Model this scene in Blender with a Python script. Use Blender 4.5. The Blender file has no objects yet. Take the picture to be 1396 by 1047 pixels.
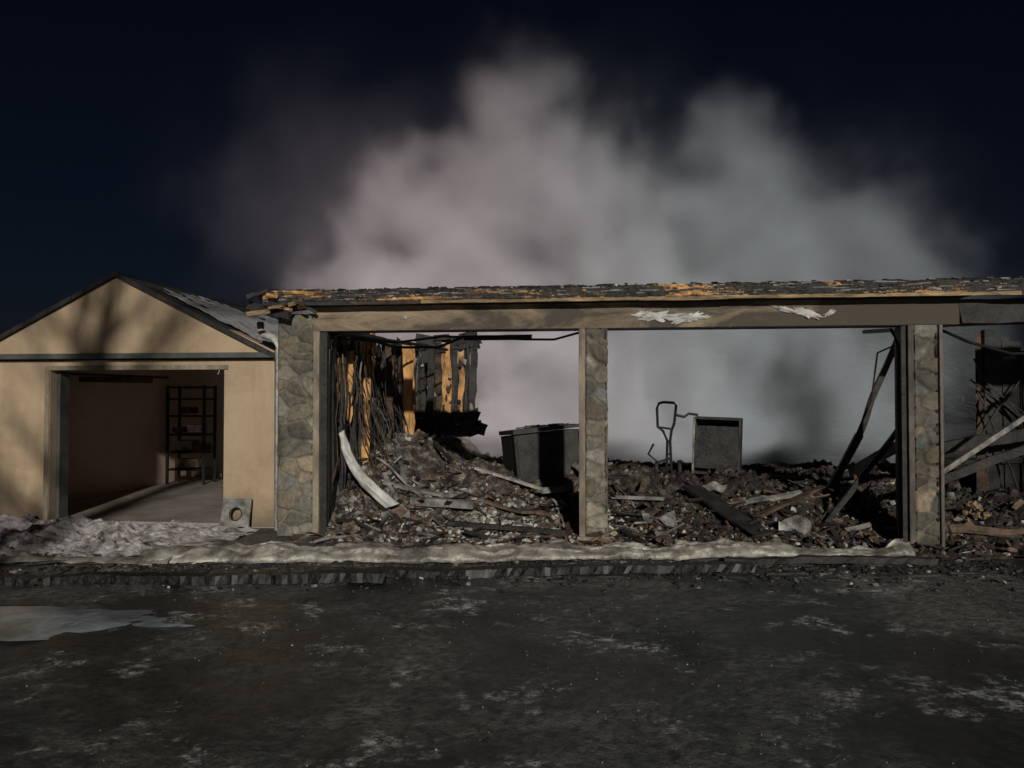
import bpy, math, random
from mathutils import Vector, Matrix, Euler, noise
random.seed(7)
R=random.random
def ru(a,b): return a+(b-a)*R()
scene=bpy.context.scene
col=scene.collection

# ---------------------------------------------------------------- materials
class NT:
    def __init__(s,mat):
        s.t=mat.node_tree; s.n=s.t.nodes; s.l=s.t.links
    def node(s,typ,**kw):
        n=s.n.new(typ)
        for k,v in kw.items(): setattr(n,k,v)
        return n
    def link(s,a,b): s.l.new(a,b)
    def noise(s,vec,scale,detail=6,rough=.6,dist=0):
        n=s.node('ShaderNodeTexNoise'); n.inputs['Scale'].default_value=scale
        n.inputs['Detail'].default_value=min(detail,6); n.inputs['Roughness'].default_value=rough
        n.inputs['Distortion'].default_value=dist
        if vec: s.link(vec,n.inputs['Vector'])
        return n.outputs['Fac']
    def ramp(s,fac,stops):
        n=s.node('ShaderNodeValToRGB'); e=n.color_ramp.elements
        while len(e)<len(stops): e.new(0.5)
        for i,(p,c) in enumerate(stops):
            e[i].position=p
            if not hasattr(c,'__len__'): c=(c,c,c)
            e[i].color=(c[0],c[1],c[2],1)
        s.link(fac,n.inputs['Fac']); return n.outputs['Color']
    def mix(s,fac,a,b,mode='MIX'):
        n=s.node('ShaderNodeMix',data_type='RGBA',blend_type=mode)
        for v,i in ((fac,0),(a,6),(b,7)):
            if hasattr(v,'links'): s.link(v,n.inputs[i])
            else: n.inputs[i].default_value=v if i==0 else (v[0],v[1],v[2],1)
        return n.outputs[2]
    def bump(s,h,strength,dist,normal=None):
        n=s.node('ShaderNodeBump'); n.inputs['Strength'].default_value=strength; n.inputs['Distance'].default_value=dist
        s.link(h,n.inputs['Height'])
        if normal: s.link(normal,n.inputs['Normal'])
        return n.outputs['Normal']
    def scale(s,v,sc):
        mp=s.node('ShaderNodeMapping'); mp.inputs['Scale'].default_value=sc; s.link(v,mp.inputs['Vector']); return mp.outputs['Vector']
    def axis(s,v,ax,a,b,c,d):
        sep=s.node('ShaderNodeSeparateXYZ'); s.link(v,sep.inputs[0])
        mr=s.node('ShaderNodeMapRange'); s.link(sep.outputs[ax],mr.inputs['Value'])
        for n_,x in zip(('From Min','From Max','To Min','To Max'),(a,b,c,d)): mr.inputs[n_].default_value=x
        return mr.outputs[0]
    def math(s,op,a,b):
        n=s.node('ShaderNodeMath',operation=op)
        for i,x in enumerate((a,b)):
            if hasattr(x,'links'): s.link(x,n.inputs[i])
            else: n.inputs[i].default_value=x
        return n.outputs[0]
M={}
def newmat(name):
    m=bpy.data.materials.new(name); m.use_nodes=True
    nt=NT(m); b=nt.n['Principled BSDF']; return m,nt,b
def coords(nt,kind='Object'):
    return nt.node('ShaderNodeTexCoord').outputs[kind]
def simple(name,c1,c2,scale=6,rough=.85,metal=0,bs=.4,bd=.02,bscale=30,lo=.35,hi=.65,stretch=None,grime=0):
    m,nt,b=newmat(name); v=coords(nt)
    if stretch: v=nt.scale(v,stretch)
    c=nt.ramp(nt.noise(v,scale,6,.65),[(lo,c1),(hi,c2)])
    if grime: c=nt.mix(nt.ramp(nt.noise(v,scale*2.3,6,.75,.5),[(.42,0),(.62,grime)]),c,(.015,.013,.011))
    nt.link(c,b.inputs['Base Color'])
    b.inputs['Roughness'].default_value=rough; b.inputs['Metallic'].default_value=metal
    nt.link(nt.bump(nt.noise(v,bscale,4,.7),bs,bd),b.inputs['Normal'])
    return m
M['char']=simple('charcoal',(.006,.006,.006),(.045,.041,.037),5,.6,bscale=25,bs=.8)
M['brown']=simple('scorched_wood',(.016,.012,.010),(.165,.10,.062),4,.8,bscale=20,bs=.6,grime=.8)
M['orange']=simple('raw_exposed_wood',(.10,.045,.018),(.80,.42,.15),2.6,.8,bscale=25,bs=.5,lo=.32,hi=.50,stretch=(1,1,.45),grime=.7)
M['tan']=simple('exposed_fascia_wood',(.14,.09,.045),(.56,.39,.21),1.6,.8,bscale=25,bs=.5,lo=.36,hi=.56,stretch=(.6,1,3),grime=.7)
M['ash']=simple('grey_ash',(.09,.087,.08),(.38,.365,.34),8,.95,bs=.8)
M['pale']=simple('broken_drywall',(.24,.23,.20),(.76,.73,.65),6,.95,bs=.7)
M['dirtb']=simple('burnt_brick_dust',(.06,.042,.03),(.27,.185,.13),6,.95,bs=.8)
M['rust']=simple('rusted_steel',(.010,.010,.010),(.055,.05,.045),4,.6,metal=.1)
M['metal']=simple('crumpled_galvanised_metal',(.16,.15,.13),(.62,.59,.51),2.2,.5,metal=.2,bs=.6,bd=.03,bscale=9,grime=.6)
M['white']=simple('white_painted_metal',(.34,.33,.31),(.72,.71,.68),5,.5,bs=.2,bscale=12)
M['greym']=simple('scorched_sheet_metal',(.08,.078,.072),(.50,.49,.46),4,.5,bs=.4,bscale=12,grime=.6)
M['board']=simple('weathered_board',(.08,.08,.075),(.42,.41,.38),4,.8,bs=.5,grime=.5)
M['trim']=simple('painted_trim',(.16,.13,.09),(.46,.38,.28),2.2,.7,bs=.2,grime=.45,stretch=(1,1,.4))
M['trimd']=simple('dimmed_trim',(.05,.042,.036),(.25,.21,.175),2.2,.7,bs=.2,grime=.6,stretch=(1,1,.4))  # right post trim: weaker light there darkened into the colour, plus grime
M['green']=simple('dark_green_trim',(.05,.06,.055),(.1,.11,.1),5,.6,bs=.15)
M['blackmetal']=simple('black_steel',(.01,.01,.01),(.03,.03,.03),5,.45,metal=.3,bs=.2)
M['foam']=simple('scorched_insulation',(.1,.06,.03),(.40,.30,.18),7,.95,bs=.9)
M['bark']=simple('bark',(.03,.025,.02),(.09,.07,.055),9,.9)
M['needle']=simple('spruce_needles',(.012,.02,.011),(.03,.045,.025),3,.9)
M['concrete']=simple('concrete_floor',(.24,.215,.19),(.42,.38,.34),2,.8,bs=.2)
M['inwall']=simple('garage_interior_wall',(.60,.46,.36),(.76,.60,.47),1.2,.9,bs=.1)
M['inwall2']=simple('garage_back_wall',(.52,.45,.39),(.62,.55,.48),1.2,.9,bs=.1)

def stucco(name,soot):
    m,nt,b=newmat(name); v=coords(nt)
    f=nt.noise(v,1.3,6,.6); c=nt.ramp(f,[(.3,(.41,.305,.20)),(.7,(.55,.42,.28))])
    if soot:
        g=nt.axis(v,'X',.3,7.4,.02,.22)
        n2=nt.noise(nt.scale(v,(1,1,2.6)),1.1,6,.68,.6)
        s=nt.ramp(nt.math('ADD',n2,g),[(.40,.2),(.66,.92)])
        c=nt.mix(s,c,(.055,.05,.044))
    else:
        s=nt.ramp(nt.noise(v,.9,6,.7,.4),[(.48,0),(.8,.7)])
        c=nt.mix(s,c,(.2,.15,.1))
        s=nt.ramp(nt.noise(nt.scale(v,(3,3,.35)),1.5,6,.7,.2),[(.5,0),(.75,.3)])
        c=nt.mix(s,c,(.16,.12,.085))
        lowz=nt.math('ADD',nt.axis(v,'Z',0,.55,.55,0),nt.math('MULTIPLY',nt.noise(v,3,6,.7),.6))
        c=nt.mix(nt.ramp(lowz,[(.38,0),(.85,.75)]),c,(.10,.085,.065))
    nt.link(c,b.inputs['Base Color']); b.inputs['Roughness'].default_value=.95
    nt.link(nt.bump(nt.noise(v,45,4,.7),.45,.012),b.inputs['Normal'])
    return m
M['stucco']=stucco('tan_stucco',False); M['sooty']=stucco('sooty_stucco',True)

m,nt,b=newmat('stone_veneer')
at=nt.node('ShaderNodeAttribute',attribute_name='stone'); v=coords(nt)
g=nt.ramp(nt.noise(v,14,6,.7),[(.3,.5),(.7,1.3)])
nt.link(nt.mix(1.0,at.outputs['Color'],g,'MULTIPLY'),b.inputs['Base Color'])
b.inputs['Roughness'].default_value=.9
nt.link(nt.bump(nt.noise(v,30,6,.7),.7,.02),b.inputs['Normal']); M['stone']=m

m,nt,b=newmat('dark_shingles'); v=coords(nt)
br=nt.node('ShaderNodeTexBrick'); nt.link(v,br.inputs['Vector']); br.inputs['Scale'].default_value=3
br.inputs['Color1'].default_value=(.02,.02,.022,1); br.inputs['Color2'].default_value=(.045,.042,.04,1); br.inputs['Mortar'].default_value=(.008,.008,.008,1)
nt.link(br.outputs['Color'],b.inputs['Base Color']); b.inputs['Roughness'].default_value=.9; M['shingle']=m
def snowmat(name,lo,hi,top):
    m,nt,b=newmat(name); v=coords(nt)
    nt.link(nt.ramp(nt.noise(v,4,6,.72),[(lo,(.09,.075,.06)),(hi,top)]),b.inputs['Base Color'])
    b.inputs['Roughness'].default_value=.7; nt.link(nt.bump(nt.noise(v,12,6,.75),1,.07),b.inputs['Normal']); return m
M['snow']=snowmat('dirty_snow',.36,.56,(.78,.74,.76)); M['roofsnow']=snowmat('roof_snow',.28,.50,(.66,.66,.69))
# ground
m,nt,b=newmat('frosty_asphalt'); v=coords(nt)
big=nt.noise(v,.42,5,.6,.5); mid=nt.noise(v,1.5,6,.75,.2); fine=nt.noise(v,14,6,.8)
base=nt.ramp(big,[(.38,(.035,.04,.041)),(.5,(.10,.106,.10)),(.62,(.22,.22,.20))])
base=nt.mix(nt.ramp(mid,[(.42,0),(.62,.75)]),base,(.20,.20,.185))
dark=nt.ramp(nt.noise(v,.62,5,.62,.5),[(.44,0),(.58,.9)])
base=nt.mix(dark,base,(.028,.031,.032))
base=nt.mix(nt.ramp(fine,[(.36,.9),(.60,0)]),base,(.018,.018,.018))
fr=nt.ramp(nt.noise(v,1.15,6,.74,.2),[(.54,0),(.66,1)])
frost=nt.math('MULTIPLY',fr,nt.ramp(nt.noise(nt.scale(v,(1,1.3,1)),13,6,.8),[(.47,0),(.57,1)]))
base=nt.mix(frost,base,(.76,.77,.76))
nt.link(base,b.inputs['Base Color'])
nt.link(nt.ramp(dark,[(0,.6),(.85,.2)]),b.inputs['Roughness'])
n1=nt.bump(nt.noise(v,3,5,.7),.5,.10); nt.link(nt.bump(fine,.6,.025,n1),b.inputs['Normal']); M['ground']=m
m,nt,b=newmat('ice'); v=coords(nt)
nt.link(nt.ramp(nt.noise(v,2.4,6,.7,.4),[(.36,(.10,.12,.13)),(.66,(.40,.47,.52))]),b.inputs['Base Color'])
b.inputs['Roughness'].default_value=.3; nt.link(nt.bump(nt.noise(v,7,5,.6),.3,.02),b.inputs['Normal']); M['ice']=m
m,nt,b=newmat('ash_and_debris'); v=coords(nt)
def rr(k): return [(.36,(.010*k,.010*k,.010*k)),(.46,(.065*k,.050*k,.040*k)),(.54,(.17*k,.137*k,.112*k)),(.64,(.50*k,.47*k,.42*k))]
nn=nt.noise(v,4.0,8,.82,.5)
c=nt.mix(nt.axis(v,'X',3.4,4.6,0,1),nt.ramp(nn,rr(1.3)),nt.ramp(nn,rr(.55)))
nt.link(c,b.inputs['Base Color']); b.inputs['Roughness'].default_value=.95
nt.link(nt.bump(nt.noise(v,14,6,.8),1,.1),b.inputs['Normal']); M['rubble']=m
m,nt,b=newmat('alligator_char'); v=coords(nt)
vo=nt.node('ShaderNodeTexVoronoi',feature='F1'); vo.inputs['Scale'].default_value=22; nt.link(nt.scale(v,(1.6,1,1)),vo.inputs['Vector'])
nt.link(nt.ramp(vo.outputs['Distance'],[(.15,(.03,.029,.028)),(.6,(.003,.003,.003))]),b.inputs['Base Color'])
b.inputs['Roughness'].default_value=.5; nt.link(nt.bump(vo.outputs['Distance'],-1,.03),b.inputs['Normal']); M['alli']=m

# ---------------------------------------------------------------- mesh builder
class MB:
    def __init__(s): s.v=[]; s.f=[]; s.m=[]; s.mats=[]
    def mi(s,k):
        if k not in s.mats: s.mats.append(k)
        return s.mats.index(k)
    def box8(s,pts,k):
        o=len(s.v); s.v+= [tuple(p) for p in pts]
        for q in ((0,3,2,1),(4,5,6,7),(0,1,5,4),(1,2,6,5),(2,3,7,6),(3,0,4,7)):
            s.f.append(tuple(o+i for i in q)); s.m.append(s.mi(k))
    def box(s,c,size,k,rot=(0,0,0),jit=0):
        Rm=Euler(rot).to_matrix(); c=Vector(c); P=[]
        for z in(-.5,.5):
            for x,y in((-.5,-.5),(.5,-.5),(.5,.5),(-.5,.5)):
                p=Vector((x*size[0]+ru(-jit,jit),y*size[1]+ru(-jit,jit),z*size[2]+ru(-jit,jit)*.6))
                P.append(Rm@p+c)
        s.box8(P,k)
    def slab(s,x0,x1,y0,y1,z0,z1,k): s.box(((x0+x1)/2,(y0+y1)/2,(z0+z1)/2),(x1-x0,y1-y0,z1-z0),k)
    def shard(s,c,size,k,rot):
        Rm=Euler(rot).to_matrix(); c=Vector(c); n=random.randint(4,7); o=len(s.v); a0=ru(0,6.28)
        P=[]
        for i in range(n):
            t=a0+6.283*i/n+ru(-.3,.3); r=ru(.6,1.1)
            P.append((size[0]*.5*r*math.cos(t),size[1]*.5*r*math.sin(t),ru(-.1,.1)*size[1]))
        for zz in(-.5,.5):
            for p in P: s.v.append(tuple(Rm@Vector((p[0],p[1],p[2]+zz*size[2]))+c))
        k=s.mi(k)
        s.f.append(tuple(o+n-1-i for i in range(n))); s.m.append(k)
        s.f.append(tuple(o+n+i for i in range(n))); s.m.append(k)
        for i in range(n):
            j=(i+1)%n; s.f.append((o+i,o+j,o+n+j,o+n+i)); s.m.append(k)
    def plank(s,a,b,w,t,k,roll=0,jit=0,seg=1,warp=0):
        a=Vector(a);b=Vector(b);d=(b-a); L=d.length; d.normalize()
        up=Vector((0,0,1)) if abs(d.z)<.95 else Vector((0,1,0))
        sd=d.cross(up).normalized(); up=sd.cross(d).normalized()
        q=Matrix.Rotation(roll,3,d); sd=q@sd; up=q@up
        o=len(s.v)
        for i in range(seg+1):
            c=a+d*L*i/seg
            if warp: c+=noise.noise_vector(c*2.0)*warp
            for x,y in((-1,-1),(1,-1),(1,1),(-1,1)):
                s.v.append(tuple(c+sd*(x*w/2+ru(-jit,jit))+up*(y*t/2+ru(-jit,jit)*.4)+d*(ru(-jit,jit)*2 if i in(0,seg) else 0)))
        k=s.mi(k)
        for i in range(seg):
            p=o+i*4
            for j in range(4):
                s.f.append((p+j,p+(j+1)%4,p+4+(j+1)%4,p+4+j)); s.m.append(k)
        s.f.append((o+3,o+2,o+1,o)); s.m.append(k)
        p=o+seg*4; s.f.append((p,p+1,p+2,p+3)); s.m.append(k)
    def tube(s,pts,r,k,n=8,closed=False):
        pts=[Vector(p) for p in pts]; N=len(pts); o=len(s.v); k=s.mi(k)
        for i,p in enumerate(pts):
            if closed: d=pts[(i+1)%N]-pts[i-1]
            else: d=pts[min(i+1,N-1)]-pts[max(i-1,0)]
            d.normalize(); a=Vector((0,0,1)) if abs(d.z)<.9 else Vector((0,1,0))
            x=d.cross(a).normalized(); y=x.cross(d)
            rr=r[i] if hasattr(r,'__len__') else r
            for j in range(n):
                t=2*math.pi*j/n; s.v.append(tuple(p+x*math.cos(t)*rr+y*math.sin(t)*rr))
        for i in range(N if closed else N-1):
            a=o+i*n; b_=o+((i+1)%N)*n
            for j in range(n):
                s.f.append((a+j,a+(j+1)%n,b_+(j+1)%n,b_+j)); s.m.append(k)
        if not closed:
            s.f.append(tuple(o+j for j in range(n-1,-1,-1))); s.m.append(k)
            s.f.append(tuple(o+(N-1)*n+j for j in range(n))); s.m.append(k)
    def grid(s,fn,nu,nv,k,mfn=None):
        o=len(s.v)
        for j in range(nv+1):
            for i in range(nu+1): s.v.append(tuple(fn(i/nu,j/nv)))
        for j in range(nv):
            for i in range(nu):
                kk=k if mfn is None else mfn(i/nu,j/nv)
                if kk is None: continue
                a=o+j*(nu+1)+i; s.f.append((a,a+1,a+nu+2,a+nu+1)); s.m.append(s.mi(kk))
    def done(s,name,parent=None,smooth=False,bevel=0):
        me=bpy.data.meshes.new(name); me.from_pydata(s.v,[],s.f); me.update()
        for k in s.mats: me.materials.append(M[k])
        for i,p in enumerate(me.polygons): p.material_index=s.m[i]; p.use_smooth=smooth
        ob=bpy.data.objects.new(name,me); col.objects.link(ob)
        if parent: ob.parent=parent
        if bevel:
            b=ob.modifiers.new('bevel','BEVEL'); b.width=bevel; b.segments=2; b.limit_method='ANGLE'
        return ob
def empty(name,parent=None,frame=True):
    e=bpy.data.objects.new(name,None); col.objects.link(e)
    if frame: e.location=FO; e.rotation_euler=(0,0,FA)
    return e
FO=(-2.777,8.808,0); FA=math.atan2(-.1113,.9938)
FM=Matrix.Translation(FO)@Matrix.Rotation(FA,4,'Z')
def place(ob): ob.location=FO; ob.rotation_euler=(0,0,FA); return ob
def nz(x,y,z=0): return noise.noise(Vector((x,y,z)))
def fbm(x,y,z=0): return noise.fractal(Vector((x,y,z)),.8,2.1,5)

# ---------------------------------------------------------------- ground
def gz(x,y): 
    f=max(0,1-max(abs(x)/14,abs(y-7)/14))
    return f*(.025*fbm(x*.6,y*.6)+.010*nz(x*4,y*4)+.006*nz(x*9,y*9))-.02*f
xs=[-600,-200,-80,-40,-22]+[-14+i*.12 for i in range(234)]+[22,40,80,200,600]
ys=[-600,-200,-60,-20,-6]+[-1+i*.1 for i in range(190)]+[24,40,80,200,600]
g=MB(); 
for y in ys:
    for x in xs: g.v.append((x,y,gz(x,y)))
nx=len(xs)
for j in range(len(ys)-1):
    for i in range(nx-1):
        a=j*nx+i; g.f.append((a,a+1,a+nx+1,a+nx)); g.m.append(g.mi('ground'))
g.done('ground',smooth=True)

p=MB(); N=96; p.v.append((-3.9,5.45,.008))
for rI in (.5,1):
    for i in range(N):
        t=2*math.pi*i/N; w=1+.35*nz(math.cos(t)*1.4,math.sin(t)*1.4,3)+.25*nz(math.cos(t)*4,math.sin(t)*4,3)+.1*nz(math.cos(t)*13,math.sin(t)*13,3)
        p.v.append((-3.9+1.65*rI*w*math.cos(t),5.45+.38*rI*w*math.sin(t),.008 if rI<1 else -.004))
k=p.mi('ice')
for i in range(N):
    p.f.append((0,1+i,1+(i+1)%N)); p.m.append(k)
    p.f.append((1+i,1+N+i,1+N+(i+1)%N,1+(i+1)%N)); p.m.append(k)
p.done('ice_puddle',smooth=True)

# ---------------------------------------------------------------- stone pillar helper
def stone_pillar(name,parent,u0,u1,v0,v1,z1,seed,bright=1,scale=4.3):
    verts=[];faces=[];cols=[]
    st=.014
    def face(org,du,dv,nrm,W,H):
        nu=max(2,int(W/st)); nv=int(H/st); o=len(verts)
        for j in range(nv+1):
            for i in range(nu+1):
                p=Vector(org)+Vector(du)*W*i/nu+Vector(dv)*H*j/nv
                q=Vector((p.x*scale*.8+seed,p.y*scale*.8,p.z*scale*1.25))+noise.noise_vector(p*5)*.12
                d,pts=noise.voronoi(q)
                e=d[1]-d[0]; h=max(0,min(1,(e-.03)/.10)); hh=h*h*(3-2*h)
                cell=pts[0]; r1=abs(nz(cell.x*91.3,cell.y*57.7,cell.z*33.1))*2
                r2=nz(cell.x*11.3+5,cell.y*97.7,cell.z*73.1)
                disp=-.028*(1-hh)+.014*r2*hh+.007*nz(p.x*20,p.y*20,p.z*20)
                if i in(0,nu): disp=-.014
                verts.append(tuple(p+Vector(nrm)*disp))
                b=(.11+.26*min(1,r1))*bright
                c=Vector((b*(1.06+.25*r2),b*.98,b*(.80-.22*r2)))
                mort=Vector((.27,.245,.19))*bright*.8; c=c*hh+mort*(1-hh)
                soot=1-.55*max(0,min(1,.4+fbm(p.x*1.5+seed,p.y,p.z*1.2)))
                cols.append(tuple(c*soot)+(1,))
        for j in range(nv):
            for i in range(nu):
                a=o+j*(nu+1)+i; faces.append((a,a+1,a+nu+2,a+nu+1))
    face((u0,v0,0),(1,0,0),(0,0,1),(0,-1,0),u1-u0,z1)
    face((u1,v0,0),(0,1,0),(0,0,1),(1,0,0),v1-v0,z1)
    face((u0,v1,0),(0,-1,0),(0,0,1),(-1,0,0),v1-v0,z1)
    face((u1,v1,0),(-1,0,0),(0,0,1),(0,1,0),u1-u0,z1)
    me=bpy.data.meshes.new(name); me.from_pydata(verts,[],faces); me.update()
    ca=me.color_attributes.new('stone','FLOAT_COLOR','POINT')
    for i,c in enumerate(cols): ca.data[i].color=c
    me.materials.append(M['stone'])
    for q in me.polygons: q.use_smooth=True
    ob=bpy.data.objects.new(name,me); col.objects.link(ob); ob.parent=parent

# ---------------------------------------------------------------- burned garage
BG=empty('burned_garage')
stone_pillar('stone_pillar_a',BG,0.0,.44,0,.42,2.62,1,1.15)
stone_pillar('stone_pillar_b',BG,3.63,3.874,0.0,.38,2.41,13,1.15)
stone_pillar('stone_pillar_c',BG,7.15,7.40,0.0,.38,2.41,29,.75)  # low bright: the right post's weaker light is put into its stone colour
t=MB()
t.slab(.445,.52,-.02,.42,0,2.41,'trim'); t.slab(3.555,3.625,-.02,.36,0,2.41,'trim')
t.slab(7.085,7.145,-.02,.36,0,2.41,'trimd'); t.slab(7.405,7.44,-.02,.36,0,2.41,'trimd')
t.slab(3.53,3.89,-.05,.40,-.02,.07,'trim')
t.done('post_trim',BG,bevel=.006)
b=MB(); b.slab(.447,7.62,0,.26,2.413,2.70,'sooty'); b.slab(.46,7.6,.01,.25,2.405,2.4125,'char'); b.done('stucco_beam',BG,bevel=.01)
b=MB(); b.plank((7.62,.15,2.55),(11.5,.15,2.60),.28,.26,'char',seg=20,jit=.02); b.done('charred_beam_end',BG)

fl=MB()
def flake(cu,cz,ru_,rz,ang,seed):
    o=len(fl.v); n=40
    fl.v.append((cu,-.03,cz))
    for i in range(n):
        t=2*math.pi*i/n; r=1+.6*nz(math.cos(t)*2+seed,math.sin(t)*2)+.55*nz(math.cos(t)*6,math.sin(t)*6,seed)+.3*nz(math.cos(t)*15,math.sin(t)*15,seed)
        x=ru_*r*math.cos(t); z=rz*r*math.sin(t)
        x,z=x*math.cos(ang)-z*math.sin(ang),x*math.sin(ang)+z*math.cos(ang)
        fl.v.append((cu+x,-.008-.03*abs(nz(t*2,seed)),cz+z))
    k=fl.mi('white')
    for i in range(n): fl.f.append((o,o+1+i,o+1+(i+1)%n)); fl.m.append(k)
flake(4.45,2.53,.25,.055,-.03,1); flake(4.76,2.51,.16,.045,.2,7); flake(4.95,2.52,.09,.018,.1,4)
flake(5.8,2.60,.17,.03,-.3,3); flake(6.05,2.55,.14,.045,-.35,9); flake(6.28,2.55,.06,.025,.5,14); flake(1.55,2.56,.04,.02,0,5)
flake(4.3,2.56,.08,.02,.4,17)
fl.done('peeling_paint',BG)

OV=-.16
r=MB()
r.slab(-.12,7.7,OV+.03,.28,2.705,2.735,'char')
def edge_layer(z,h,y,pal,step=(.4,1.6),jit=.005):
    x=-.1
    while x<11:
        L=ru(*step); kk=pal(x)
        if kk: r.plank((x,y+ru(-.006,.006),z+ru(-.005,.005)),(x+L*1.0,y+ru(-.006,.006),z+ru(-.005,.005)),.025,h*ru(.85,1.1),kk,jit=jit,seg=max(2,int(L/.08)),warp=.008)
        x+=L
edge_layer(2.722,.05,OV-.012,lambda x: random.choices(['tan','brown','char'],[8,1.5,.6])[0] if 1.7<x<7.6 else random.choices(['char','brown','tan'],[4,3,2])[0],(.5,2.2),.003)
def front(u,w):
    x=-.1+u*11.2; z=2.738+w*.13
    return (x,OV-.02-.018*abs(fbm(x*3,z*12))-.012*nz(x*16,z*22)-.01*(1-w),z+.010*nz(x*3,5)*w)
def fm(u,w):
    x=u*11.2; n=fbm(x*.9,w*1.3,4)+.6*fbm(x*4,w*4,8)+ru(-.1,.1)
    if 2.0<x<7.8: n+=.06
    if x<.7: n+=.15
    if n>.70: return 'orange'
    if n>.50: return 'tan'
    if n>.22: return 'brown'
    return 'ash' if fbm(x*3,w*5,20)>.36 else 'char'
r.grid(front,900,14,'char',fm)
def mass(u,w):
    x=-.12+u*11.2; y=OV-.035+w*.42; z=2.865+.022*fbm(x*2.2,w*3)+.012*nz(x*14,w*9)+.02*w
    return (x,y,z)
r.grid(mass,520,8,'char',lambda u,w: 'ash' if fbm(u*45,w*3,2)>.2 else ('brown' if fbm(u*50,w*3,9)>.2 else 'char'))
for i in range(420):
    x=ru(-.15,11); kk=random.choices(['char','brown','orange','ash','pale'],[10,4,.8,1.6,.7])[0]
    L=ru(.012,.055); r.shard((x,OV-.035+ru(0,.03),ru(2.74,2.88)),(L*1.3,L*.7,ru(.006,.014)),kk,(1.57+ru(-.4,.4),ru(-.4,.4),ru(-.2,.2)))
for i in range(240):
    x=ru(-.15,11); r.box((x,OV+ru(0,.36),2.875+ru(0,.012)),(ru(.03,.14),ru(.02,.06),ru(.006,.016)),random.choices(['char','brown','ash'],[9,2,2])[0],(ru(-.3,.3),ru(-.08,.08),ru(-.5,.5)),.006)
for i in range(26):
    r.box((ru(-.22,.5),ru(-.3,.1),2.64+ru(0,.24)),(ru(.06,.22),ru(.02,.06),ru(.015,.05)),random.choice(['char','char','brown','tan','orange']),(ru(-.5,.5),ru(-.5,.5),ru(-.5,.5)),.012)
r.plank((-.3,-.1,2.72),(.2,-.15,2.58),.05,.09,'char',jit=.015,seg=4); r.plank((-.28,-.2,2.60),(.1,-.1,2.66),.03,.05,'tan',jit=.01,seg=3)
r.done('charred_roof_edge',BG)

w=MB(); w.slab(.02,.16,.43,4.9,0,2.45,'stucco'); w.done('side_wall',BG)
w=MB()
v=.5
while v<4.9:
    top=2.5+ru(-.15,.05) if R()<.7 else ru(1.6,2.3)
    w.plank((.50,v,0),(.50+ru(-.02,.05),v+ru(-.06,.06),top),.05,.12,random.choices(['char','brown','orange'],[5,3,2])[0],jit=.012,seg=7,warp=.03)
    v+=ru(.28,.42)
w.grid(lambda a,c:(.30+.05*nz(a*20,c*9),.5+a*4.3,c*2.48+(.0 if c<1 else .12*nz(a*30,1))),60,20,'char',lambda a,c: random.choices(['char','brown','ash'],[8,2,1])[0])
for i in range(170):
    v=ru(.5,4.8); z=ru(.7,2.35); h=ru(.15,.8)
    kk=random.choices(['char','brown','orange','ash','board'],[7,4,3.4,1.4,.4])[0]
    w.plank((.42+ru(-.04,.06),v,z-h/2),(.42+ru(-.03,.10),v+ru(-.08,.08),z+h/2),.02,ru(.04,.2),kk,jit=.02,seg=3,warp=.04)
for (u,v,z0,z1,wd,kk) in ((.62,1.5,.75,2.42,.09,'orange'),(.72,2.3,1.3,2.43,.09,'brown'),(.84,3.0,.9,2.45,.15,'orange'),(.74,3.5,1.5,2.5,.12,'orange'),(.95,4.0,1.4,2.5,.12,'char'),(.56,1.0,1.3,2.2,.08,'orange')):
    w.plank((u,v,z0),(u-.03,v+.03,z1),wd,.02,kk,jit=.018,seg=9,warp=.04)
for i in range(75):
    v=ru(.45,3.2); z=ru(1.5,2.45); u=ru(.5,.75)
    w.plank((u,v,z),(u+ru(-.05,.28),v+ru(-.25,.25),z-ru(.4,1.6)),ru(.005,.02),.006,random.choices(['char','brown','ash','dirtb'],[7,4,.7,1])[0],jit=.003,seg=6,warp=.09)
w.plank((.55,.4,2.47),(.55,4.9,2.52),.12,.08,'char',seg=12,jit=.015)
w.done('burned_wall_framing',BG)
w=MB()
x=.55
while x<1.62:
    wd=ru(.03,.13); zb=ru(1.15,1.45)-.1*(x-.5); zt=2.66+ru(-.14,.06)
    w.plank((x+wd/2,4.68+ru(-.05,.05),zb),(x+wd/2+ru(-.02,.02),4.68+ru(-.06,.06),zt),wd,.02,random.choices(['char','orange','brown','ash','board'],[2.6,6.5,2.6,.8,.8])[0],jit=.018,seg=9,warp=.04)
    x+=wd*1.0
for i in range(26):
    w.shard((.58+ru(0,1.05),4.60,ru(1.4,2.6)),(ru(.04,.14),ru(.06,.26),.015),random.choice(['char','char','brown','ash']),(1.57,0,0))
for i in range(40):
    w.box((.55+ru(0,1.15),4.6+ru(-.06,.02),ru(1.0,1.4)),(ru(.1,.35),.05,ru(.05,.2)),random.choice(['char','char','brown']),(ru(-.2,.2),ru(-.5,.5),0),.04)
for i in range(14):
    w.box((.55+ru(0,1.1),4.62,ru(2.5,2.74)),(ru(.1,.3),.05,ru(.05,.15)),'char',(0,ru(-.3,.3),0),.04)
w.plank((.5,4.72,2.70),(1.68,4.72,2.66),.12,.09,'char',jit=.03,seg=9)
for i in range(4): w.plank((.6+i*.3+ru(-.05,.05),4.60,1.0),(.62+i*.3+ru(-.05,.05),4.60,2.7),.035,.05,'char',jit=.012,seg=7,warp=.05)
w.done('back_wall_remnant',BG)

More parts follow.
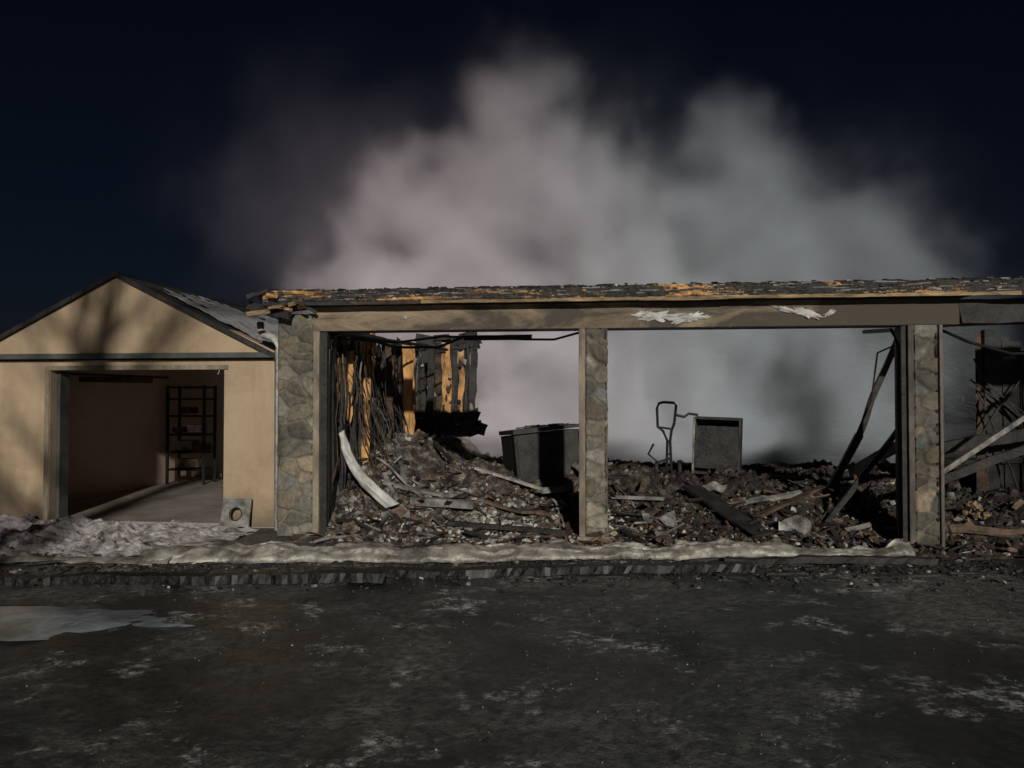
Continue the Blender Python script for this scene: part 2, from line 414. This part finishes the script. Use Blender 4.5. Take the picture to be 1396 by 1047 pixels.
w=MB()
w.tube([(.58,.12,0),(.58,.12,1.9),(.58,.14,2.2),(.58,.26,2.36),(.6,.5,2.42),(1.0,2.2,2.44),(1.4,3.2,2.4)],.022,'blackmetal')
w.plank((2.15,.55,2.36),(2.98,.5,2.36),.05,.06,'blackmetal',jit=.004,seg=6)
w.tube([(.6,.45,2.36),(1.3,.5,2.31),(1.9,.5,2.38),(2.9,.45,2.33),(3.25,.4,2.32),(3.55,.3,2.39)],.014,'blackmetal')
w.tube([(.6,.9,2.45),(1.1,1.2,2.30),(1.7,1.1,2.29),(2.1,.8,2.40)],.018,'blackmetal')
w.tube([(7.03,.1,0),(7.03,.1,2.2),(7.02,.25,2.38),(6.95,.9,2.42)],.024,'blackmetal')
w.slab(7.03,7.08,.02,.1,0,2.40,'char'); w.slab(.522,.60,.02,.08,0,2.40,'char')
w.tube([(7.5,.2,2.38),(7.9,.4,2.25),(8.4,.5,2.12),(9.2,.7,2.15)],.018,'blackmetal')
w.done('door_tracks',BG)

w=MB()
x=8.8
while x<11.5:
    wd=ru(.1,.2); zt=2.45+ru(-.25,.1); w.box((x,2+ru(-.03,.03),zt/2+.1),(wd*1.15,.04,zt-.2),'char' if R()<.9 else 'brown',(ru(-.04,.04),ru(-.02,.02),0),.015); x+=wd*.93
for z in (.8,1.9): w.plank((8.75,1.94,z),(11.5,1.94,z+ru(-.1,.1)),.04,.07,'char',jit=.01,seg=6)
for i in range(8): w.plank((ru(8.6,9.6),1.9,ru(1.6,2.4)),(ru(8.6,9.7),1.8,ru(.4,1.2)),.02,.02,'char',seg=4,warp=.08)
w.done('charred_siding_wall',BG)

# ---------------------------------------------------------------- rubble
def rh(u,v):
    e=max(0,min(1,(v+.15)/2.8)); e=e*e*(3-2*e)
    h=.02+.43*e
    h+=.50*math.exp(-((u-.7)/.5)**2)*max(0,min(1,(v)/1.2))
    h+=.16*math.exp(-((u-1.5)/.7)**2-((v-2.6)/.9)**2)
    h-=.10*math.exp(-((u-2.6)/.8)**2-((v-1.0)/.8)**2)
    h+=.10*math.exp(-((u-6.4)/.5)**2-((v-1.6)/.7)**2)
    h-=.25*max(0,min(1,(v-3.6)/2.5))
    edge=max(0,min(1,(v+.3)/.35))
    h+=(.12*fbm(u*1.5,v*1.5,1)+.06*fbm(u*5,v*5,2)+.04*fbm(u*13,v*13,6))*edge*(.35+e)
    return max(h,.004)*edge
RP=empty('rubble_pile')
q=MB()
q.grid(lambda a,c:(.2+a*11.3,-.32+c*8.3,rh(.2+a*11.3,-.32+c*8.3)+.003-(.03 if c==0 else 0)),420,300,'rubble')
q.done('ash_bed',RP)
q=MB()
for i in range(9500):
    u=ru(.55,11); v=-.25+6.5*R()**1.7
    if i<4700: u=ru(.55,7.2); v=ru(-.12,1.8)
    h=rh(u,v); t=R()
    cen=math.exp(-((u-2.7)/.8)**2-((v-.7)/.7)**2)
    left=u<3.9
    if R()<cen*.9: kk=random.choices(['pale','ash','dirtb'],[9,3,1])[0]
    else: kk=random.choices(['char','brown','dirtb','ash','pale','rust','foam'],[6,3.4,5 if left else 2,5 if left else 1.4,2.6 if left else .6,1,.2])[0]
    if t<.05:
        L=ru(.12,.45); q.plank((u,v,h+ru(0,.05)),(u+L*math.cos(t*126),v+L*math.sin(t*126),h+ru(-.02,.16)),ru(.015,.06),ru(.008,.025),kk if kk!='pale' else 'brown',roll=ru(-1,1),jit=.006,seg=2,warp=.03)
    elif t<.42:
        s=ru(.03,.12); q.shard((u,v,h+ru(-.01,.02)),(s*1.2,s,ru(.005,.02)),kk,(ru(-.8,.8),ru(-.8,.8),ru(0,3.14)))
    else:
        s=ru(.012,.07); q.shard((u,v,h+s*.15),(s*1.2,s,s*.8),kk,(ru(-1,1),ru(-1,1),ru(0,3.14)))
q.done('debris_pieces',RP)
q=MB()
for i in range(46):
    u=ru(.8,10.5); v=ru(.3,4.4); L=ru(.4,1.3); a=ru(0,3.14); 
    u2=min(max(u+L*math.cos(a),.7),11); v2=min(max(v+L*math.sin(a),.05),6)
    q.plank((u,v,rh(u,v)+.03),(u2,v2,rh(u2,v2)+ru(.0,.12)),ru(.03,.10),ru(.02,.05),random.choices(['char','brown','dirtb','ash','board'],[6,3,1.5,1.2,1])[0],roll=ru(-.8,.8),jit=.01,seg=6,warp=.06)
for (cu,cv,sx,sy,rz) in ((1.3,.5,.35,.16,.3),(2.2,.35,.3,.12,-.5),(4.5,.6,.4,.15,.2),(6.0,.4,.35,.12,-.2),(3.3,1.2,.3,.14,.8),(5.3,1.9,.4,.16,-.6),(1.9,1.6,.3,.15,.5)):
    hh=rh(cu,cv)
    q.grid(lambda a,c,cu=cu,cv=cv,sx=sx,sy=sy,rz=rz,hh=hh:(cu+(a-.5)*sx*math.cos(rz)-(c-.5)*sy*math.sin(rz),cv+(a-.5)*sx*math.sin(rz)+(c-.5)*sy*math.cos(rz),hh+.05+.10*nz(a*2.5+cu,c*2,cv)+.06*c),14,7,'greym')
q.plank((1.38,1.0,.30),(2.2,.95,.27),.14,.10,'board',jit=.01,seg=6)
q.plank((1.99,2.4,.60),(3.06,1.55,.40),.07,.03,'pale',jit=.006,seg=4)
q.plank((3.0,1.6,.38),(3.35,1.6,.41),.14,.03,'board',jit=.01,roll=.3,seg=3)
q.plank((5.0,1.7,.46),(5.6,.2,.09),.27,.03,'rust',jit=.012,seg=6)
q.plank((3.95,1.3,.35),(4.6,1.1,.36),.05,.04,'board',jit=.006,seg=3)
q.plank((5.6,.6,.22),(6.6,1.4,.5),.09,.03,'brown',jit=.012,seg=5)
q.plank((2.0,.35,.13),(3.4,.1,.09),.06,.05,'char',jit=.012,seg=6)
q.plank((7.6,1.5,2.5),(7.06,1.5,1.1),.05,.07,'char',jit=.01,seg=6,warp=.04)
q.plank((7.08,1.5,1.15),(6.7,1.5,.4),.06,.09,'char',jit=.01,seg=4,warp=.03)
q.tube([(7.62,1.4,2.35),(7.3,1.45,2.2),(7.2,1.4,1.6),(6.95,1.4,1.0),(6.75,1.3,.5)],.012,'blackmetal')
q.plank((7.36,.8,1.34),(6.4,.8,.05),.05,.06,'char',jit=.01,seg=6,warp=.03)
q.plank((7.5,.5,1.3),(7.2,2.2,.6),.06,.12,'char',jit=.01,seg=5,warp=.04)
q.plank((7.55,.3,.8),(9.6,.3,2.25),.05,.05,'ash',jit=.006,seg=5)
q.plank((7.6,.9,1.0),(9.5,1.5,1.25),.06,.14,'char',jit=.01,seg=5,warp=.03)
q.plank((7.6,1.2,.5),(9.0,1.0,1.1),.05,.1,'char',jit=.01,seg=5,warp=.03)
q.done('fallen_timbers',RP)
q=MB()
for i in range(110):
    cu,cv,s0=random.choice([(6.9,1.2,.16),(6.78,1.35,.12),(8.2,1.0,.12),(7.1,1.1,.1)])
    s=ru(.03,.10); q.shard((cu+ru(-s0,s0),cv+ru(-.15,.15),rh(cu,cv)+ru(.0,.30)*(s0/.16)),(s,s,s*.7),'foam',(ru(-1,1),ru(-1,1),ru(-1,1)))
q.done('insulation',RP)

q=MB()
def cp(a,c):
    z=1.18-.90*a**.9; u=.60+.10*math.sin(a*1.6)+.50*a**2.2; v=.42+.02*math.sin(a*9)
    return (u+c*.16*(.4+.6*a)+.015*nz(a*9,c*2),v-.03*math.sin(c*3.1)+.03*nz(a*7,c*3)+.04*c,z+c*.06)
q.grid(cp,50,6,'white'); o=q.done('fallen_metal_panel',smooth=True); place(o); so=o.modifiers.new('s','SOLIDIFY'); so.thickness=.004

# ---------------------------------------------------------------- burnt appliances
def tb(mb,M4,x0,x1,y0,y1,z0,z1,k,jit=0):
    P=[]
    for z in(z0,z1):
        for x,y in((x0,y0),(x1,y0),(x1,y1),(x0,y1)): P.append(M4@Vector((x+ru(-jit,jit),y+ru(-jit,jit),z+ru(-jit,jit))))
    mb.box8(P,k)
FZ=empty('burnt_chest_freezer'); q=MB()
Mx=Matrix.Translation((2.93,2.7,.86))@Euler((math.radians(-3),math.radians(-5),math.radians(24))).to_matrix().to_4x4()
tb(q,Mx,-.5,.5,-.33,.33,-.44,.26,'rust',.010)
tb(q,Mx,-.52,.52,-.35,.35,.272,.34,'rust',.012)
tb(q,Mx,-.47,-.03,-.348,-.335,-.40,.22,'rust',.006); tb(q,Mx,.03,.47,-.348,-.335,-.40,.22,'rust',.006)
for sx in(-.5,.5): tb(q,Mx,sx-.02,sx+.02,-.36,-.34,-.44,.25,'blackmetal')
tb(q,Mx,-.06,.06,-.38,-.352,.20,.27,'blackmetal')
for i in range(26): 
    a=ru(-.45,.4); y=ru(-.3,.25); tb(q,Mx,a,a+ru(.03,.2),y,y+ru(.02,.1),.342,.342+ru(.005,.03),random.choice(['ash','char','brown']),.01)
q.done('body',FZ,bevel=.01)
CB=empty('burnt_steel_cabinet'); q=MB()
Mx=Matrix.Translation((5.56,3.0,1.0))@Euler((0,math.radians(2),math.radians(-14))).to_matrix().to_4x4()
tb(q,Mx,-.34,-.31,-.25,.25,-.5,.34,'ash'); tb(q,Mx,.31,.34,-.25,.25,-.5,.34,'rust')
tb(q,Mx,-.31,.31,-.25,.25,.31,.34,'rust'); tb(q,Mx,-.31,.31,.22,.25,-.5,.31,'char')
tb(q,Mx,-.31,.31,-.22,.22,-.08,-.06,'char'); tb(q,Mx,-.31,.31,-.25,.22,-.5,-.46,'char')
tb(q,Mx,-.31,.31,-.245,-.21,-.42,.22,'char',.012)
q.done('shell',CB,bevel=.004)
HT=empty('hand_truck'); q=MB()
q.tube([(4.78,2.8,.45),(4.80,2.8,1.0),(4.74,2.8,1.14),(4.66,2.8,1.2),(4.65,2.8,1.48),(4.68,2.8,1.55),(4.74,2.8,1.57),(4.90,2.8,1.56),(4.93,2.8,1.52),(4.90,2.8,1.25),(4.86,2.8,1.15),(4.84,2.8,1.0),(4.86,2.8,.45)],.02,'blackmetal')
q.tube([(4.66,2.8,1.2),(4.88,2.8,1.17)],.016,'blackmetal')
for z in(.6,.8,.98): q.tube([(4.78,2.8,z),(4.86,2.8,z)],.014,'blackmetal')
q.tube([(4.93,2.85,1.38),(5.05,2.85,1.35),(5.12,2.85,1.40),(5.25,2.85,1.38)],.02,'char')
q.tube([(4.60,2.8,.95),(4.52,2.8,.8),(4.66,2.78,.68),(4.84,2.78,.74)],.018,'blackmetal')
q.box((4.82,2.72,.46),(.36,.22,.02),'rust')
q.tube([(4.62,2.85,.58),(4.66,2.85,.58)],.1,'char',16); q.tube([(4.96,2.85,.58),(5.0,2.85,.58)],.1,'char',16)
q.done('frame',HT)

# ---------------------------------------------------------------- fallen metal flashing + charred timber in front
q=MB()
def strip(a,c):
    u=-.75+a*7.7; v=-1.45+a*1.08
    wd=.30*(1-.45*a)+.10*nz(u*1.3,3)
    ridge=1-abs(nz(u*2.3+c*1.3,c*1.2,5))*2.6
    cr=.040*max(-.5,ridge)+.05*abs(nz(u*5.5,c*2.6,8))+.012*nz(u*19,c*9)
    lift=.12*min(1,c*2.2)**.7*(.6+.55*nz(u*.9,7)+.4*nz(u*3.1,2))
    z=.012+lift+cr*(.25+.75*c)
    return (u,v-.12*nz(u*.7,2)+(c-.5)*wd+.05*nz(u*4,c*3)+.015*nz(u*15,c*8),max(z,.004)+(0 if c>0 else -.02))
q.grid(strip,420,14,'metal'); o=q.done('fallen_metal_flashing',smooth=True); place(o)
so=o.modifiers.new('s','SOLIDIFY'); so.thickness=.003; so.offset=-1
q=MB()
def strip2(a,c):
    u=-3.6+a*3.2; v=-1.75+a*.25
    return (u,v+(c-.5)*.2+.03*nz(u*4,c*4),.004+.05*abs(nz(u*3,c*3,2))+.035*math.sin(c*3.14))
q.grid(strip2,90,6,'metal'); o=q.done('fallen_metal_flashing',smooth=True); place(o)
q=MB()
q.plank((-1.9,-2.45,.02),(1.9,-2.0,.03),.13,.08,'alli',jit=.012,seg=80,warp=.04)
q.plank((1.5,-1.85,.03),(5.2,-1.22,.035),.12,.07,'alli',jit=.012,seg=80,warp=.04)
q.plank((-3.6,-2.45,.02),(-1.2,-2.35,.03),.14,.06,'char',jit=.015,seg=24,warp=.03)
q.plank((5.0,-.95,.03),(7.0,-.75,.04),.1,.06,'char',jit=.015,seg=24,warp=.03)
o=q.done('charred_beam'); place(o)
q=MB()
for i in range(3600):
    a=R(); u=-3.2+a*11; v=(-1.75+a*1.1)+random.gauss(0,.42)
    if abs(v-(-1.35+a*1.2))<.12 and R()<.7: continue
    s=ru(.008,.045); w0=FM@Vector((u,v,0)); z=gz(w0.x,w0.y)
    q.shard((u,v,z+s*.2),(s*ru(1,2.5),s,s*.5),random.choices(['char','brown','ash','pale'],[12,1.6,1,.2])[0],(ru(-.5,.5),ru(-.5,.5),ru(0,3.1)))
for i in range(70):
    a=R(); u=-3+a*10.5; v=(-1.95+a*1.1)+random.gauss(0,.25); w0=FM@Vector((u,v,0))
    L=ru(.1,.5); q.plank((u,v,gz(w0.x,w0.y)+.015),(u+L,v+ru(-.15,.15),gz(w0.x,w0.y)+.02),ru(.02,.05),.02,'char',jit=.006,seg=4,warp=.03)
o=q.done('scattered_debris'); place(o)
q=MB()
for i in range(2600):
    y=ru(1.6,7.2); x=ru(-.75,.75)*(y+1)
    if nz(x*.7,y*.7,5)<0 and R()<.9: continue
    s=ru(.003,.009); q.shard((x,y,gz(x,y)+s*.2),(s*1.5,s,s*.6),random.choices(['ash','pale','char'],[5,.9,4])[0],(ru(-.5,.5),ru(-.5,.5),ru(0,3.1)))
q.done('gravel')

# ---------------------------------------------------------------- snow bank
q=MB()
def sb(a,c):
    u=-5.2+a*4.8; v=-1.45+c*1.9
    e=min(1,4*c)*min(1,3*(1-c)+.35)*min(1,(1-a)*3.2)
    e=max(0,min(1,e-.15+.8*fbm(u*1.2,v*1.2,7)))
    z=e*(.13+.12*fbm(u*2.2,v*2.2,3)+.07*nz(u*7,v*7)+.035*nz(u*17,v*17))
    return (u,v,z-.018)
q.grid(sb,230,110,'snow'); o=q.done('snow_bank',smooth=True); place(o)

# ---------------------------------------------------------------- left garage
LG=empty('detached_garage'); q=MB()
F=.6; EU=-4.54; ER=-.324; RZ=3.22; RU=-2.40
q.slab(-4.45,-3.382,F,F+.3,0,2.12,'stucco'); q.slab(-.978,-.06,F,F+.3,0,2.12,'stucco')
q.slab(-3.382,-.978,F+.002,F+.298,2.045,2.12,'stucco')
q.done('front_wall',LG,bevel=.008)
q=MB()
P=[(EU-.02,F-.07,2.205),(ER+.08,F-.07,2.205),(RU,F-.07,RZ-.03)]
o=len(q.v); q.v+=P+[(x,F+.3,z) for x,y,z in P]; k=q.mi('stucco')
for f in ((0,1,2),(5,4,3),(0,3,4,1),(1,4,5,2),(2,5,3,0)): q.f.append(tuple(o+i for i in f)); q.m.append(k)
q.done('gable',LG)
q=MB(); q.slab(EU-.3,-.02,F-.12,F+.31,2.135,2.20,'green'); 
q.slab(-3.45,-.92,F-.015,F,1.99,2.05,'trim'); q.slab(-3.45,-3.385,F-.015,F,0,1.99,'trim'); 
q.slab(-3.378,-3.33,F+.12,F+.30,0,2.04,'green'); q.slab(-1.03,-.982,F+.12,F+.30,0,2.04,'trim')
q.done('band_and_door_trim',LG,bevel=.005)
q=MB(); th=.06; F0=F-.13; B0=6.9
def roof(sgn):
    x0=RU; x1=RU+sgn*(2.11+.25); z0=RZ+.035; z1=z0-.5*(2.11+.25)
    o=len(q.v); q.v+=[(x0,F0,z0),(x1,F0,z1),(x1,B0,z1),(x0,B0,z0),(x0,F0,z0-th),(x1,F0,z1-th),(x1,B0,z1-th),(x0,B0,z0-th)]
    k=q.mi('shingle')
    for f in ((0,1,2,3),(7,6,5,4),(0,4,5,1),(1,5,6,2),(2,6,7,3),(3,7,4,0)):
        q.f.append(tuple(o+i for i in f)); q.m.append(k)
roof(1); roof(-1); q.done('roof',LG)
q=MB()
def rs(a,c):
    v=F0+.25+c*5.6; x=RU+.2+a*2.1
    return (x,v,RZ+.035-.5*(x-RU)+.035+.02*nz(x*4,v*4)+.01*nz(x*14,v*14))
q.grid(rs,110,220,'roofsnow',lambda a,c: 'roofsnow' if (fbm(a*3,c*8,3)*.45+.25*fbm(a*16,c*30,1)+.80-3.0*abs(a-.5)**1.7-1.0*max(0,.22-c)>.22) else None)
q.done('roof_snow',LG,smooth=True)
q=MB()
q.slab(-4.5,-4.4,F+.305,6.3,0,2.2,'inwall'); q.slab(-4.4,-.1,6.2,6.3,0,2.2,'inwall2'); q.slab(-.12,-.02,F+.305,6.3,0,2.2,'inwall')
q.slab(-4.5,-.02,F+.303,6.3,2.202,2.24,'inwall'); 
q.slab(-4.4,-.13,F+.02,6.19,-.03,.03,'concrete')
q.done('interior',LG)
q=MB()
q.plank((-4.3,2.4,1.93),(-3.6,3.2,1.93),.12,.09,'brown'); q.tube([(-3.9,1.0,1.98),(-3.8,4,2.0)],.02,'blackmetal')
q.tube([(-1.06,F+.1,2.04),(-1.05,F+.02,1.98),(-1.06,F,1.93)],.01,'white')
q.done('door_hardware',LG)
q=MB()
q.tube([(-.42,F-.16,2.56),(-.40,F-.2,2.47),(-.33,F-.25,2.40),(-.14,F-.38,2.35),(-.065,F-.45,2.30),(-.045,F-.5,2.2),(-.04,F-.5,.05)],[.045]*5+[.034,.03],'white',10)
q.done('downspout',LG,smooth=True)
SR=empty('shelving_rack'); q=MB()
for x in(-4.22,-3.5):
    for y in(4.7,5.1): q.box((x,y,.95),(.045,.045,1.85),'blackmetal')
for z in(.3,.62,.95,1.30,1.62,1.84): q.box((-3.86,4.9,z),(.74,.42,.035),'blackmetal')
q.done('frame',SR,bevel=.003)
q=MB()
for (x,z,sx,sz,k) in((-3.95,.73,.35,.18,'board'),(-3.62,.70,.2,.12,'brown'),(-3.85,.40,.45,.15,'dirtb'),(-3.7,1.05,.28,.14,'pale'),(-4.05,1.02,.16,.1,'dirtb'),(-3.9,1.39,.2,.12,'brown')): q.box((x,4.88,z+.02),(sx,.3,sz),k,(0,0,ru(-.1,.1)),.006)
q.done('stored_boxes',SR,bevel=.005)
VP=empty('vent_panel'); q=MB()
A=Matrix.Translation((-.74,F-.12,.19))@Euler((math.radians(-14),0,0)).to_matrix().to_4x4()
o=len(q.v); n=32; k=q.mi('board')
for yy in(-.012,.012):
    for i in range(n):
        t=2*math.pi*i/n; c,s=math.cos(t),math.sin(t); m_=max(abs(c),abs(s))
        q.v.append(tuple(A@Vector((c*.075,yy,s*.075-.02)))); q.v.append(tuple(A@Vector((c/m_*.185,yy,s/m_*.175))))
for i in range(n):
    j=(i+1)%n; a,b_,c_,d_=o+2*i,o+2*i+1,o+2*j+1,o+2*j; e=2*n
    for f in ((a,b_,c_,d_),(d_+e,c_+e,b_+e,a+e),(b_,b_+e,c_+e,c_),(a,d_,d_+e,a+e)): q.f.append(f); q.m.append(k)
q.tube([A@Vector((math.cos(2*math.pi*i/24)*.08,-.015,math.sin(2*math.pi*i/24)*.08-.02)) for i in range(24)],.008,'rust',6,True)
q.done('plate',VP)

# ---------------------------------------------------------------- trees
def bare_tree(loc,H,seed,name='bare_tree'):
    rnd=random.Random(seed); cu=bpy.data.curves.new(name,'CURVE'); cu.dimensions='3D'; cu.bevel_depth=1; cu.bevel_resolution=1
    def br(p,d,L,r,depth):
        n=6; pts=[p.copy()]; dirs=[]
        for i in range(n):
            g_=.05 if depth==3 else .13
            d=(d+Vector((rnd.gauss(0,g_),rnd.gauss(0,g_),rnd.gauss(0,.08)+.03))).normalized(); p=p+d*L/n; pts.append(p.copy()); dirs.append(d.copy())
        sp=cu.splines.new('POLY'); sp.points.add(n)
        for i,q_ in enumerate(pts): sp.points[i].co=(*q_,1); sp.points[i].radius=r*(1-.65*i/n)
        if depth<=0: return
        for i in range(2 if depth==3 else 1,n+1):
            for c in range(2 if depth>1 else 1):
                a=rnd.uniform(0,6.28); nd=(dirs[i-1]*.6+Vector((math.cos(a),math.sin(a),.25))*.8).normalized()
                br(pts[i],nd,L*rnd.uniform(.32,.48),r*(1-.65*i/n)*.55,depth-1)
    br(Vector(loc),Vector((0,0,1)),H,H*.014,3)
    cu.materials.append(M['bark']); o=bpy.data.objects.new(name,cu); col.objects.link(o)
bare_tree((-3.9,-2.6,-.1),11,3); bare_tree((-2.9,-4.2,-.1),10,11)
def spruce(q,loc,H,Rad,seed,n,big=1):
    rnd=random.Random(seed); L=Vector(loc)
    q.tube([L,L+Vector((0,0,H*.5)),L+Vector((0,0,H))],[H*.02,H*.012,.01],'bark')
    for i in range(n):
        h=rnd.random()**1.2; z=H*(.06+.94*h); a=rnd.uniform(0,6.28); rr=Rad*(1-h)*(.25+.75*rnd.random()**.5)*(1+.2*math.sin(a*5+z*3))
        c=L+Vector((math.cos(a)*rr,math.sin(a)*rr,z-rr*.25)); s=rnd.uniform(.12,.3)*big
        d=Vector((math.cos(a),math.sin(a),-.25))*s; sd=Vector((-math.sin(a),math.cos(a),rnd.uniform(-.4,.4)))*s*.35
        o=len(q.v); q.v+=[tuple(c-d),tuple(c+sd),tuple(c+d),tuple(c-sd)]; q.f.append((o,o+1,o+2,o+3)); q.m.append(q.mi('needle'))
for loc,H,Rd,sd in (((9.6,-4,-.1),10,2.2,5),((14.0,-3,-.1),11,2.6,6)):  # unseen spruces added behind the camera to shade the right side
    q=MB(); spruce(q,loc,H,Rd,sd,4200); q.done('added_shade_spruce')
q=MB(); rn=random.Random(4)
for i in range(80):
    spruce(q,(-60+i*1.65+rn.uniform(-1,1),46+rn.uniform(-4,6),0),rn.uniform(4.5,7),rn.uniform(1.5,2.2),i,170,3)
q.done('distant_trees')

# ---------------------------------------------------------------- smoke
def make_smoke():
    me=bpy.data.meshes.new('smoke'); ob=bpy.data.objects.new('smoke',me); col.objects.link(ob)
    mat=bpy.data.materials.new('smoke_volume'); mat.use_nodes=True; t=mat.node_tree; t.nodes.clear()
    out=t.nodes.new('ShaderNodeOutputMaterial'); pv=t.nodes.new('ShaderNodeVolumePrincipled')
    pv.inputs['Density'].default_value=1; pv.inputs['Anisotropy'].default_value=-.47
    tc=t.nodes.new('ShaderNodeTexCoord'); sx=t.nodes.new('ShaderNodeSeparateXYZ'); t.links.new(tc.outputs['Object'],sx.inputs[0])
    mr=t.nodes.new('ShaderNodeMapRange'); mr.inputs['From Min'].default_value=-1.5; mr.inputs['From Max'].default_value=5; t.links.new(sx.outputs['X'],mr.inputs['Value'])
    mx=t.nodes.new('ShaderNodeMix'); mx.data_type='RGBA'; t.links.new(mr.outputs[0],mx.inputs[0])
    mx.inputs[6].default_value=(.93,.83,.92,1); mx.inputs[7].default_value=(.76,.84,.93,1)  # pinkish left end: red light spill tinted into the smoke colour
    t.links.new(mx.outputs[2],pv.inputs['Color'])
    t.links.new(pv.outputs[0],out.inputs['Volume'])
    mat.cycles.volume_step_rate=2.0
    ng=bpy.data.node_groups.new('smoke_field','GeometryNodeTree')
    ng.interface.new_socket('Geometry',in_out='INPUT',socket_type='NodeSocketGeometry')
    ng.interface.new_socket('Geometry',in_out='OUTPUT',socket_type='NodeSocketGeometry')
    N=ng.nodes; Lk=ng.links.new
    def mth(op,a,b=None,c=None):
        n=N.new('ShaderNodeMath'); n.operation=op
        for i,v in enumerate((a,b,c)):
            if v is None: continue
            if hasattr(v,'links'): Lk(v,n.inputs[i])
            else: n.inputs[i].default_value=v
        return n.outputs[0]
    def vm(op,a,b):
        n=N.new('ShaderNodeVectorMath'); n.operation=op
        for i,v in enumerate((a,b)):
            if hasattr(v,'links'): Lk(v,n.inputs[i])
            else: n.inputs[i].default_value=v
        return n
    def mrange(v,a,b,c,d,sm=False):
        n=N.new('ShaderNodeMapRange'); n.interpolation_type='SMOOTHSTEP' if sm else 'LINEAR'; Lk(v,n.inputs['Value'])
        for k_,x in zip(('From Min','From Max','To Min','To Max'),(a,b,c,d)): n.inputs[k_].default_value=x
        return n.outputs[0]
    pos=N.new('GeometryNodeInputPosition').outputs[0]
    wn=N.new('ShaderNodeTexNoise'); wn.inputs['Scale'].default_value=.45; wn.inputs['Detail'].default_value=3; Lk(pos,wn.inputs['Vector'])
    wv=vm('MULTIPLY',vm('SUBTRACT',wn.outputs['Color'],(.5,.5,.5)).outputs[0],(2.4,2.4,2.4)).outputs[0]
    pw=vm('ADD',pos,wv).outputs[0]
    def field(blobs,sm):
        f=None
        for (x,y,z,r) in blobs:
            d=vm('DISTANCE',pw,(x,y,z)).outputs['Value']; e=mth('MULTIPLY_ADD',d,-1/r,1.0)
            f=e if f is None else mth('SMOOTH_MAX',f,e,sm)
        return f
    f=field([(-1.3,17.8,4.0,3.2),(0,17.8,6.6,2.5),(.1,18,8.9,1.7),(1.7,17.8,5.3,3.0),(3.4,17.4,2.3,3.3),(5.1,17.8,5.0,2.9),(5.5,18,7.8,1.8),
           (7.4,17.8,5.4,2.5),(9.3,18,4.6,2.1),(-3.3,18,4.3,1.9),(1.4,17.2,1.2,3.1),(4.6,17.2,1.0,3.0),(-2.3,17.8,6.1,1.7),(6.9,17.4,1.8,2.7),(10.2,18,2.4,2.4),(.8,18,7.8,1.5)],.25)
    halo=field([(1.5,18,5.5,6.0),(8,18,4.5,5.0),(-4,18,6.5,4.2)],.5)
    fb=N.new('ShaderNodeTexNoise'); fb.inputs['Scale'].default_value=.7; fb.inputs['Detail'].default_value=5; fb.inputs['Roughness'].default_value=.56; Lk(pw,fb.inputs['Vector'])
    nn=mth('MULTIPLY',mth('SUBTRACT',fb.outputs[0],.5),2.0)
    d1=mrange(mth('ADD',f,nn),-.02,.85,0,1.1,True)
    d2=mrange(mth('ADD',halo,mth('MULTIPLY',nn,.8)),0,1,0,.06,True)
    sx=N.new('ShaderNodeSeparateXYZ'); Lk(pos,sx.inputs[0])
    hz=mrange(sx.outputs[2],2.5,10.0,1,.10)
    hx=mrange(sx.outputs[0],2,10.5,1,.25)
    den=mth('MULTIPLY',mth('MULTIPLY',mth('ADD',d1,d2),hz),hx)
    vc=N.new('GeometryNodeVolumeCube')
    Lk(den,vc.inputs['Density']); vc.inputs['Min'].default_value=(-9,14.6,-.2); vc.inputs['Max'].default_value=(14.5,21.8,12.4)
    vc.inputs['Resolution X'].default_value=115; vc.inputs['Resolution Y'].default_value=36; vc.inputs['Resolution Z'].default_value=61
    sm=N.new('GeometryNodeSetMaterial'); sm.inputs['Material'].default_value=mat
    go=N.new('NodeGroupOutput'); Lk(vc.outputs[0],sm.inputs[0]); Lk(sm.outputs[0],go.inputs[0])
    md=ob.modifiers.new('smoke_field','NODES'); md.node_group=ng
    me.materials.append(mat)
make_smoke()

# ---------------------------------------------------------------- light, sky, camera
el=math.radians(18); az=math.radians(171)
sv=Vector((math.sin(az)*math.cos(el),math.cos(az)*math.cos(el),math.sin(el)))
sl=bpy.data.lights.new('sun','SUN'); sl.energy=2.3; sl.angle=math.radians(1.3); sl.color=(1,.95,.86)
so=bpy.data.objects.new('sun',sl); col.objects.link(so); so.rotation_euler=sv.to_track_quat('Z','Y').to_euler(); so.location=(5,-20,10)
w=bpy.data.worlds.new('World'); scene.world=w; w.use_nodes=True; t=w.node_tree
bg=t.nodes['Background']; sk=t.nodes.new('ShaderNodeTexSky'); sk.sky_type='NISHITA'; sk.sun_disc=False; sk.sun_elevation=el; sk.sun_rotation=az
mx=t.nodes.new('ShaderNodeMix'); mx.data_type='RGBA'; mx.blend_type='MULTIPLY'; mx.inputs[0].default_value=1
t.links.new(sk.outputs[0],mx.inputs[6]); mx.inputs[7].default_value=(.45,.5,.8,1); t.links.new(mx.outputs[2],bg.inputs['Color']); bg.inputs['Strength'].default_value=.0023
cd=bpy.data.cameras.new('camera'); cd.lens=26.17; cd.sensor_width=36; cd.clip_end=2000
co=bpy.data.objects.new('camera',cd); col.objects.link(co); co.location=(0,0,1.6); co.rotation_euler=(math.radians(91.24),0,0); scene.camera=co
scene.view_settings.view_transform='Standard'; scene.view_settings.look='None'; scene.view_settings.exposure=0
